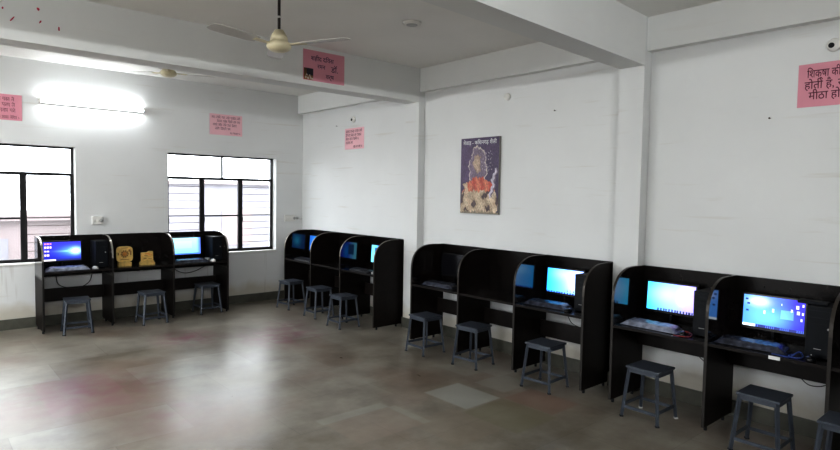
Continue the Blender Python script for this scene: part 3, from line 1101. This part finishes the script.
# things lying about
fr, rz, wd, dz = AT['C']
b = MB(); b.box((-.035, -.002, -.012), (.035, .001, .012)); o = b.build('desk_tag', 'tag', None, fr(1.205, -D + .004, dz - .012), rz)
tag(o, 'white paper tag stuck on the desk edge below the violet monitor', 'tag')
fr, rz, wd, dz = AT['C']
t = thing('slim_box', 'slim dark box lying on top of the tower next to the violet monitor', 'box', fr(1.375, -.26, dz + .347), rz)
b = MB(); b.box((-.115, -.03, .001), (.065, .03, .025), bev=.004); b.build('body', 'case', t)
b = MB(); b.box((-.10, -.032, .005), (.05, -.029, .021)); b.build('grille', 'case_face', t)
fr, rz, wd, dz = AT['L']
t = thing('power_adaptor', 'white power adaptor lying beside the tower under the window', 'adaptor', fr(2.022, -.27, dz + .001), rz + .5 + PI / 2)
b = MB(); b.box((-.03, -.025, 0), (.03, .025, .035), bev=.004); b.build('body', 'white_plastic', t)
b = MB(); b.tube(cat_pts([(.03, 0, .015), (.06, .01, .02), (.065, .05, .004), (.03, .09, .004)]), .003, 8); b.build('lead', 'white_plastic', t)

# ------------------------------------------------------------------ wooden mementos
fr, rz, wd, dz = AT['L']
t = thing('memento', 'round-sided honey wooden memento on a block base, middle back carrel', 'memento', fr(.915, -.36, dz + .001), 0.0, 'wooden mementos on the back carrel')
b = MB(); b.box((-.078, -.035, 0), (.078, .035, .052), bev=.004); b.build('base', 'trophy', t)
out = []
for k in range(40):
    a = 2 * PI * k / 40
    cx, sx = math.cos(a), math.sin(a)
    out.append((.098 * math.copysign(abs(cx) ** .55, cx), -.014, .154 + .102 * math.copysign(abs(sx) ** .42, sx)))
b = MB(); b.prism(out, (0, .028, 0)); b.build('plaque', 'trophy', t)
b = MB()
for k in range(10):
    a = 2 * PI * k / 10
    b.prism([(.012 * math.cos(a), -.0165, .158 + .012 * math.sin(a)), (.044 * math.cos(a + .25), -.0165, .158 + .044 * math.sin(a + .25)), (.05 * math.cos(a), -.0165, .158 + .05 * math.sin(a)), (.044 * math.cos(a - .25), -.0165, .158 + .044 * math.sin(a - .25))], (0, .003, 0), 'trophy_dark')
b.lathe([(.0, -.018), (.024, -.018), (.024, -.013), (0, -.013)], seg=20, axis='Y', at=(0, 0, .158), mt='trophy_red')
for (x, z, w, h) in ((.058, .20, .012, .028), (.072, .165, .008, .05), (-.075, .16, .006, .03), (.0, .088, .05, .007), (0, .235, .04, .006)):
    b.box((x - w, -.0165, z - h / 2), (x + w, -.0135, z + h / 2), 'trophy_dark')
em = b.build('emblem', 'trophy_dark', t); em['label'] = 'dark carved emblem'
t = thing('memento', 'small square honey wooden memento on a stepped base, middle back carrel', 'memento', fr(1.190, -.36, dz + .001), 0.06, 'wooden mementos on the back carrel')
b = MB(); b.box((-.088, -.04, 0), (.088, .04, .036), bev=.004); b.box((-.08, -.032, .041), (.08, .032, .052), bev=.002); b.build('base', 'trophy', t)
b = MB(); b.prism([(-.076, -.014, .052), (.074, -.014, .052), (.070, -.014, .176), (.02, -.014, .180), (.0, -.014, .166), (-.078, -.014, .164)], (0, .028, 0)); b.build('plaque', 'trophy', t)
b = MB()
for (x, z, w, h, mm) in ((-.0, .150, .03, .012, 'trophy_red'), (.03, .130, .03, .010, 'trophy_red'), (-.02, .128, .02, .008, 'trophy_dark'), (-.03, .085, .018, .010, 'trophy_dark'), (.03, .082, .02, .006, 'trophy_dark'), (0, .105, .04, .004, 'trophy_dark')):
    b.box((x - w, -.0165, z - h / 2), (x + w, -.0135, z + h / 2), mm)
em = b.build('emblem', 'trophy_dark', t); em['label'] = 'dark and orange carved marks'

# ------------------------------------------------------------------ posters with handwriting
def text_mesh(name, body, size, m, parent, mtx, thick=.0):
    cu = bpy.data.curves.new(name + '_src', 'FONT')
    cu.body = body
    cu.size = size
    cu.align_x = 'LEFT'
    cu.resolution_u = 3
    cu.offset = thick
    tmp = bpy.data.objects.new(name + '_src', cu)
    COL.objects.link(tmp)
    dg = bpy.context.evaluated_depsgraph_get()
    me = bpy.data.meshes.new_from_object(tmp.evaluated_get(dg))
    bpy.data.objects.remove(tmp)
    bpy.data.curves.remove(cu)
    me.name = name
    me.materials.clear()
    me.materials.append(M[m])
    o = bpy.data.objects.new(name, me)
    COL.objects.link(o)
    o.parent = parent
    o.matrix_local = mtx
    return o
UP = Matrix.Rotation(PI / 2, 4, 'X')      # text lying in XY -> standing, read from -Y

def scrawl(b, x0, x1, z, h, rnd, bar=True):
    """one line of hand lettering: head strokes with hooks and stems below, in words"""
    x = x0
    th = h * .085
    y = -.0016
    while x < x1 - h * .4:
        nw = rnd.randint(2, 4)
        ws = x
        for _ in range(nw):
            if x > x1 - h * .3:
                break
            gw = h * rnd.uniform(.55, .8)
            kind = rnd.randint(0, 3)
            st = x + gw * .82
            b.box((st - th / 2, y, z), (st + th / 2, y + .0006, z + h))
            if kind == 0:
                b.bar((x + gw * .15, y, z + h * .55), (st, y, z + h * .35), .0006, th, up=(0, 0, 1))
                b.bar((x + gw * .15, y, z + h * .55), (x + gw * .3, y, z + h * .95), .0006, th)
            elif kind == 1:
                pts = [(x + gw * (.42 + .3 * math.cos(a)), y, z + h * (.42 + .24 * math.sin(a))) for a in [q * PI / 4 for q in range(7)]]
                for p, q in zip(pts[:-1], pts[1:]):
                    b.bar(p, q, .0006, th)
            elif kind == 2:
                b.bar((x + gw * .1, y, z + h * .95), (x + gw * .45, y, z + h * .5), .0006, th)
                b.bar((x + gw * .45, y, z + h * .5), (x + gw * .1, y, z + h * .1), .0006, th)
                b.bar((x + gw * .45, y, z + h * .5), (st, y, z + h * .5), .0006, th)
            else:
                b.bar((x + gw * .2, y, z + h * .2), (x + gw * .6, y, z + h * .7), .0006, th)
                b.bar((x + gw * .2, y, z + h * .7), (x + gw * .2, y, z + h * .2), .0006, th)
            if rnd.random() < .25:
                b.bar((st, y, z + h), (x + gw * .2, y, z + h * 1.35), .0006, th)
            x += gw
        b.box((ws, y, z + h * .96), (x, y + .0006, z + h * 1.05))
        x += h * .45

def poster(label, loc, rotz, w, h, m, curl=.0):
    t = thing('poster', label, 'poster', loc, rotz, 'pink handwritten posters')
    b = MB()
    nx, nz = 10, 6
    vs = []
    for j in range(nz + 1):
        row = []
        for i in range(nx + 1):
            u, v = i / nx, j / nz
            edge = 1 - min(u, 1 - u, v, 1 - v) * 5
            y = -.0005 - curl * max(0, edge) * (.5 + .5 * math.sin(7 * u + 5 * v))
            row.append(b.bm.verts.new((w * (u - .5), y, h * (v - .5))))
        vs.append(row)
    for j in range(nz):
        for i in range(nx):
            b.bm.faces.new([vs[j][i], vs[j][i + 1], vs[j + 1][i + 1], vs[j + 1][i]])
    b.box((-w / 2 + .001, -.0004, -h / 2 + .001), (w / 2 - .001, .006, h / 2 - .001))
    b.build('paper', m, t)
    return t

# large poster on the near right wall (continues outside the photograph)
PW, PH = .62, .305
t = poster('large pink handwritten Hindi poster high on the wall above the nearest carrel', (-.003, -7.052 - PW / 2, 2.532), RW, PW, PH, 'pink')
lines = [('\u093f\u0936\u0915\u094d\u0937\u093e \u0915\u0940 \u091c\u0921\u093c', -.255, .055, .080, .66), ('\u0939\u094b\u0924\u0940 \u0939\u0948, \u0930\u0938', -.268, -.025, .080, .86), ('\u092e\u0940\u0920\u093e \u0939\u094b\u0924\u093e', -.240, -.100, .080, .86)]
for s, x, z, sz, xs in lines:
    text_mesh('lettering', s, sz, 'ink', t, Matrix.Translation((x, -.0014, z)) @ Matrix.Diagonal((xs, 1, 1, 1)) @ UP, .0005)

# poster with a small picture on the near face of the far beam
t = poster('pink Hindi poster with a small picture in its corner, on the ceiling beam', (-1.463, B1F - .003, 3.052), 0.0, .515, .318, 'pink')
b = MB(); rnd = random.Random(4)
b1 = 'lettering'
text_mesh('lettering', '\u0936\u0939\u0940\u0926 \u0926\u093f\u0935\u0938', .066, 'ink_blue', t, Matrix.Translation((-.165, -.0014, .055)) @ UP, .0003)
text_mesh('lettering', '\u0930\u092e\u0928', .062, 'ink_blue', t, Matrix.Translation((-.085, -.0014, -.022)) @ UP, .0003)
text_mesh('lettering', '\u0921\u0949.', .088, 'ink_blue', t, Matrix.Translation((.085, -.0014, -.040)) @ UP, .0003)
text_mesh('lettering', '\u0935\u0930\u094d\u0937', .066, 'ink_blue', t, Matrix.Translation((.02, -.0014, -.118)) @ UP, .0003)
b.bm.free()
def pic_group(u, v):
    c = (.03, .022, .035) if v > .42 else (.28, .15, .08)
    if u < .28:
        c = lerp((.30, .13, .03), (.10, .05, .03), v)
    for cu, cv in ((.2, .2), (.45, .16), (.72, .2), (.9, .12), (.3, .42), (.62, .36)):
        if (u - cu) ** 2 + (v - cv) ** 2 < .008:
            c = (.62, .55, .47)
    return c
pc = picture('photograph', .112, .120, 20, 20, pic_group, 'print', t, (-.192, -.0012, -.094))
pc['label'] = 'small dark group picture'

def small_poster(label, loc, rotz, w, h, m, rows, hh, seed, ink, foot):
    t = poster(label, loc, rotz, w, h, m, .002)
    b = MB(); rnd = random.Random(seed)
    for k, (x0, x1) in enumerate(rows):
        scrawl(b, -w / 2 + x0 * w, -w / 2 + x1 * w, h / 2 - (k + 1) * h / (len(rows) + 1.6) - .012, hh, rnd)
    b.build('lettering', ink, t)
    b = MB()
    scrawl(b, -w / 2 + foot * w, w / 2 - .02, -h / 2 + .018, hh * .8, rnd)
    o = b.build('signature', ink, t)
    return t
small_poster('pink handwritten poster above the window next to the room corner', (-1.285, -.003, 2.680), 0.0, .496, .303, 'pink_pale', [(.06, .97), (.22, .92), (.10, .86), (.16, .62)], .034, 21, 'ink', .62)
small_poster('pink handwritten poster beside the lit tube lamp, cut by the photo edge', (-4.055, -.003, 2.655), 0.0, .496, .302, 'pink', [(.05, .86), (.10, .88), (.2, .92)], .040, 5, 'ink', .25)
small_poster('pale pink handwritten poster below the lamp holder in the far bay', (-.003, -1.462, 2.492), RW, .475, .302, 'pink_pale', [(.05, .95), (.05, .9), (.06, .72), (.06, .45)], .036, 33, 'ink', .45)

# ------------------------------------------------------------------ printed picture (generic stand-in design)
def pic_canvas(u, v):
    u0, v0 = u, v
    u += .018 * math.sin(v0 * 31) + .012 * math.sin(v0 * 67 + u0 * 20)
    v += .012 * math.sin(u0 * 29) + .010 * math.sin(u0 * 71 + v0 * 13)
    c = lerp((.050, .032, .070), (.085, .058, .120), v)
    c = lerp(c, (.12, .075, .16), blob(u, v, .2, .6, .25, .3) * .8)
    # slender pale arch with a warm middle
    d = ((u - .46) / (.20 + .12 * (.9 - v))) ** 2 + ((v - .62) / .27) ** 2
    if v > .38:
        if .86 < d < 1.05:
            c = (.50, .44, .40)
        elif d <= .86:
            c = lerp(c, (.26, .20, .25), .6)
        q = ((u - .44) / .10) ** 2 + ((v - .66) / .12) ** 2
        if q < 1:
            c = lerp((.52, .40, .30), (.35, .25, .20), q)
    if .58 < u < .86 and .55 < v < .84 and int(u * 42) % 3 == 0 and int(v * 64) % 3 == 0:
        c = (.40, .36, .40)
    # red sash and cream folds below
    e = ((u - .5) / .50) ** 2 + ((v - .12) / .36) ** 2
    if e < 1:
        w_ = math.sin(u * 19 + 5 * math.sin(v * 9)) + .7 * math.sin(v * 27 - u * 13)
        if v > .30:
            c = lerp((.42, .075, .05), (.55, .20, .12), .5 + .5 * math.sin(u * 30))
        else:
            c = lerp((.30, .21, .14), (.56, .46, .34), .5 + .35 * w_)
            if w_ < -.9:
                c = (.08, .05, .05)
    k = u - (.93 - .30 * (.60 - v))
    if abs(k) < .045 and .20 < v < .60:
        c = (.50, .46, .52) if k < .015 else (.16, .12, .16)
    k = u - (.12 + .5 * (.38 - v))
    if abs(k) < .05 and .08 < v < .40:
        c = (.50, .38, .27)
    if v < .025:
        c = (.26, .22, .16)
    g = math.sin(u * 57 + 3 * math.sin(v * 41)) * math.sin(v * 73 + 2 * math.sin(u * 37))
    g += .6 * math.sin(u * 131 + v * 97)
    return tuple(x * (1 + .28 * g) for x in c)
CW, CH = .580, .852
t = thing('canvas_picture', 'tall purple and red printed picture hung on the wall above the middle carrel', 'picture', (-.004, -3.950, 1.926), RW)
b = MB(); b.box((-CW / 2, -.028, -CH / 2), (CW / 2, 0, CH / 2)); b.build('frame', 'canvas_edge', t)
picture('print', CW - .004, CH - .004, 72, 108, pic_canvas, 'print', t, (0, -.0285, 0))
text_mesh('title', '\u092e\u0947\u0935\u093e\u0921\u093c - \u0915\u093f\u0936\u0928\u0917\u0922\u093c \u0936\u0948\u0932\u0940', .062, 'tag', t, Matrix.Translation((-.255, -.0295, .352)) @ UP, .0006)

# ------------------------------------------------------------------ ceiling fans
def make_fan(label, loc, rotz, up=0.0):
    """origin at the ceiling"""
    t = thing('ceiling_fan', label, 'fan', loc, rotz, 'cream three-blade ceiling fans')
    b = MB(); b.lathe([(.0, -.05 - up), (.03, -.05 - up), (.055, -.02 - up), (.06, -up), (0, -up)], seg=24); b.build('canopy', 'cream', t)
    b = MB(); b.lathe([(.011, -.36), (.011, -.02 - up)], seg=12); b.build('rod', 'rod', t)
    b = MB(); b.lathe([(.0115, -.235), (.0165, -.233), (.0165, -.222), (.0115, -.22)], seg=12); b.build('collar', 'white_plastic', t)
    b = MB(); b.lathe([(.0, -.41), (.068, -.41), (.060, -.37), (.045, -.345), (.032, -.325), (.014, -.32), (0, -.32)], seg=28); b.build('upper_cover', 'cream', t)
    b = MB(); b.lathe([(.0, -.486), (.045, -.485), (.070, -.476), (.088, -.462), (.094, -.445), (.090, -.430), (.080, -.418), (.066, -.408), (0, -.405)], seg=32); b.build('motor_housing', 'cream', t)
    for k in range(3):
        a = 2 * PI * k / 3
        R = Matrix.Rotation(a, 4, 'Z')
        pts = []
        for (r, hw) in ((.185, .045), (.24, .060), (.40, .066), (.52, .062), (.555, .045)):
            pts.append((r, hw))
        poly = [(r, hw) for r, hw in pts] + [(r, -hw) for r, hw in reversed(pts)]
        b = MB()
        b.prism([(x, y, -.432 + .12 * y + .055 * (x - .18)) for x, y in poly], (0, 0, .003))
        bl = b.build('blade', 'blade', t)
        bl.matrix_local = R
        b = MB(); b.bar((.085, 0, -.435), (.215, 0, -.430), .034, .006, w2=.062); b.build('blade_arm', 'cream', bl)
    return t
FUP = .285
fan = make_fan('cream ceiling fan on a dark rod in the middle bay', (-2.744, -4.40, ZC), math.radians(-54))
make_fan('ceiling fan behind the far beam, only its yellowish hub showing below', (-2.50, -1.20, ZC + FUP), math.radians(0), FUP)

# round ceiling plate
t = thing('ceiling_plate', 'round white fitting plate on the ceiling of the middle bay', 'ceiling fitting', (-1.424, -4.387, ZC))
b = MB(); b.lathe([(0, -.022), (.066, -.022), (.082, -.012), (.086, 0), (0, 0)], seg=32); b.build('plate', 'white_plastic', t)
b = MB(); b.lathe([(0, -.024), (.05, -.0245), (.052, -.021), (0, -.021)], seg=28); b.build('cover', 'grey_plastic', t)

# ------------------------------------------------------------------ tube lamp on the back wall
t = thing('tube_lamp', 'lit white fluorescent tube high on the back wall', 'lamp', (-3.04, 0, 2.765))
b = MB(); b.box((-.60, -.045, -.022), (.60, .003, .022), bev=.004); b.build('batten', 'white_plastic', t)
for s in (-1, 1):
    b = MB(); b.box((s * .595 - .014, -.082, -.020), (s * .595 + .014, -.040, .020), bev=.003); b.build('end_holder', 'white_plastic', t)
b = MB(); b.tube([(-.58, -.066, 0), (0, -.066, 0), (.58, -.066, 0)], .014, 14); b.build('tube', 'tube', t)

# ------------------------------------------------------------------ switches and small wall fittings
def switch_board(label, loc, rotz, w, h, cols):
    t = thing('switch_board', label, 'switch', loc, rotz, 'white switch boards on the back wall')
    b = MB(); b.box((-w / 2, -.028, -h / 2), (w / 2, -.001, h / 2), bev=.004); b.build('plate', 'white_plastic', t)
    for i in range(cols):
        x = -w / 2 + (i + .5) * w / cols
        b = MB()
        if i < cols - 1:
            b.box((x - .011, -.034, -.018), (x + .011, -.027, .018), bev=.002)
            b.build('rocker', 'white_plastic', t)
        else:
            b.lathe([(0, -.031), (.022, -.031), (.024, -.027), (0, -.027)], seg=18, axis='Y', at=(x, 0, 0))
            for dx, dz in ((0, .010), (-.009, -.006), (.009, -.006)):
                b.lathe([(0, -.0318), (.003, -.0318), (.003, -.03), (0, -.03)], seg=8, axis='Y', at=(x + dx, 0, dz), mt='grey_plastic')
            b.build('socket', 'grey_plastic', t)
    return t
switch_board('white switch board on the back wall between the two windows', (-3.015, 0, 1.30), 0, .125, .105, 3)
switch_board('white switch board in the corner right of the right window', (-.235, 0, 1.285), 0, .19, .10, 5)
t = thing('wall_plug', 'small dark plug beside the corner switch board', 'plug', (-.095, 0, 1.283))
b = MB(); b.lathe([(0, -.04), (.014, -.04), (.018, -.02), (.018, 0), (0, 0)], seg=14, axis='Y'); b.build('body', 'grey_plastic', t)
b = MB(); b.tube(cat_pts([(0, -.03, 0), (.03, -.02, -.01), (.06, -.008, -.015), (.09, -.006, -.01)]), .004, 8); b.build('lead', 'grey_plastic', t)

def wall_round(label, y, z, r, dark):
    t = thing('junction_box', label, 'wall fitting', (0, y, z), RW, 'round fittings high on the right wall')
    b = MB(); b.lathe([(0, -.03), (r * .8, -.03), (r, -.02), (r, .003), (0, .003)], seg=20, axis='Y'); b.build('box', 'white_plastic', t)
    b = MB(); b.lathe([(0, -.036), (r * .4, -.036), (r * .4, -.029), (0, -.029)], seg=14, axis='Y', at=(-r * .3, 0, -r * .1)); b.build('cap', dark, t)
    return t
wall_round('round white junction box on the wall above the tall picture', -4.317, 2.765, .038, 'white_plastic')
wall_round('dark-centred lamp holder above the pale pink poster in the far bay', -1.445, 2.764, .045, 'cap_dark')
wall_round('pale round socket with a black hole above the large pink poster', -7.266, 2.794, .045, 'cap_dark')
def nail(label, y, z):
    b = MB(); b.lathe([(0, -.025), (.007, -.025), (.007, -.022), (.003, -.021), (.003, 0), (0, 0)], seg=10, axis='Y')
    return tag(b.build('nail', 'nailm', None, (0, y, z), RW), label, 'nail', 'nails in the right wall')
nail('dark nail in the wall right of the tall picture', -4.94, 2.56)
nail('dark nail in the wall below and left of the large pink poster', -6.88, 2.32)
nail('dark nail beside the lamp holder in the far bay', -1.02, 2.70)

# ------------------------------------------------------------------ light
w = bpy.data.worlds.new('overcast_sky'); sc.world = w
w.use_nodes = True
bg = w.node_tree.nodes['Background']
bg.inputs['Color'].default_value = (0.93, 0.965, 1.0, 1)
bg.inputs['Strength'].default_value = 9.5

def portal(name, loc, rot, sx, sy):
    l = bpy.data.lights.new(name, 'AREA')
    l.shape = 'RECTANGLE'; l.size = sx; l.size_y = sy
    l.cycles.is_portal = True
    o = bpy.data.objects.new(name, l); COL.objects.link(o)
    o.location = loc; o.rotation_euler = rot
for (x0, x1) in (W1, W2):
    portal('window_portal', ((x0 + x1) / 2, .22, (ZS + ZT) / 2), (-PI / 2, 0, 0), x1 - x0, ZT - ZS)
for (y0, y1) in LW:
    portal('window_portal', (XL - .22, (y0 + y1) / 2, (.35 + ZT) / 2), (0, -PI / 2, 0), ZT - .35, y1 - y0)

for (x0, x1) in FW:
    portal('window_portal', ((x0 + x1) / 2, YF - .22, (ZS + ZT) / 2), (PI / 2, 0, 0), x1 - x0, ZT - ZS)
def fill_light(name, loc, rot, power):
    l = bpy.data.lights.new(name, 'AREA')
    l.shape = 'RECTANGLE'; l.size = 1.2; l.size_y = 0.05
    l.energy = power; l.color = (0.95, 0.98, 1.0)
    o = bpy.data.objects.new(name, l); COL.objects.link(o)
    o.location = loc; o.rotation_euler = rot
# fill strips added on the unseen walls to brighten beams and far bay
for x in (-6.2, -4.4):
    fill_light('fill_light', (x, YF + .1, 2.72), (PI / 2 + .2, 0, 0), 85)
for y, p in ((-1.4, 95), (-4.5, 50)):
    fill_light('fill_light', (XL + .1, y, 2.72), (PI / 2 + .3, 0, -PI / 2), p)
sc.view_settings.view_transform = 'Standard'
sc.view_settings.look = 'None'
sc.view_settings.exposure = 0.05
sc.view_settings.gamma = 0.75
sc.cycles.use_denoising = True
sc.cycles.max_bounces = 10
sc.cycles.diffuse_bounces = 6
sc.cycles.sample_clamp_indirect = 8
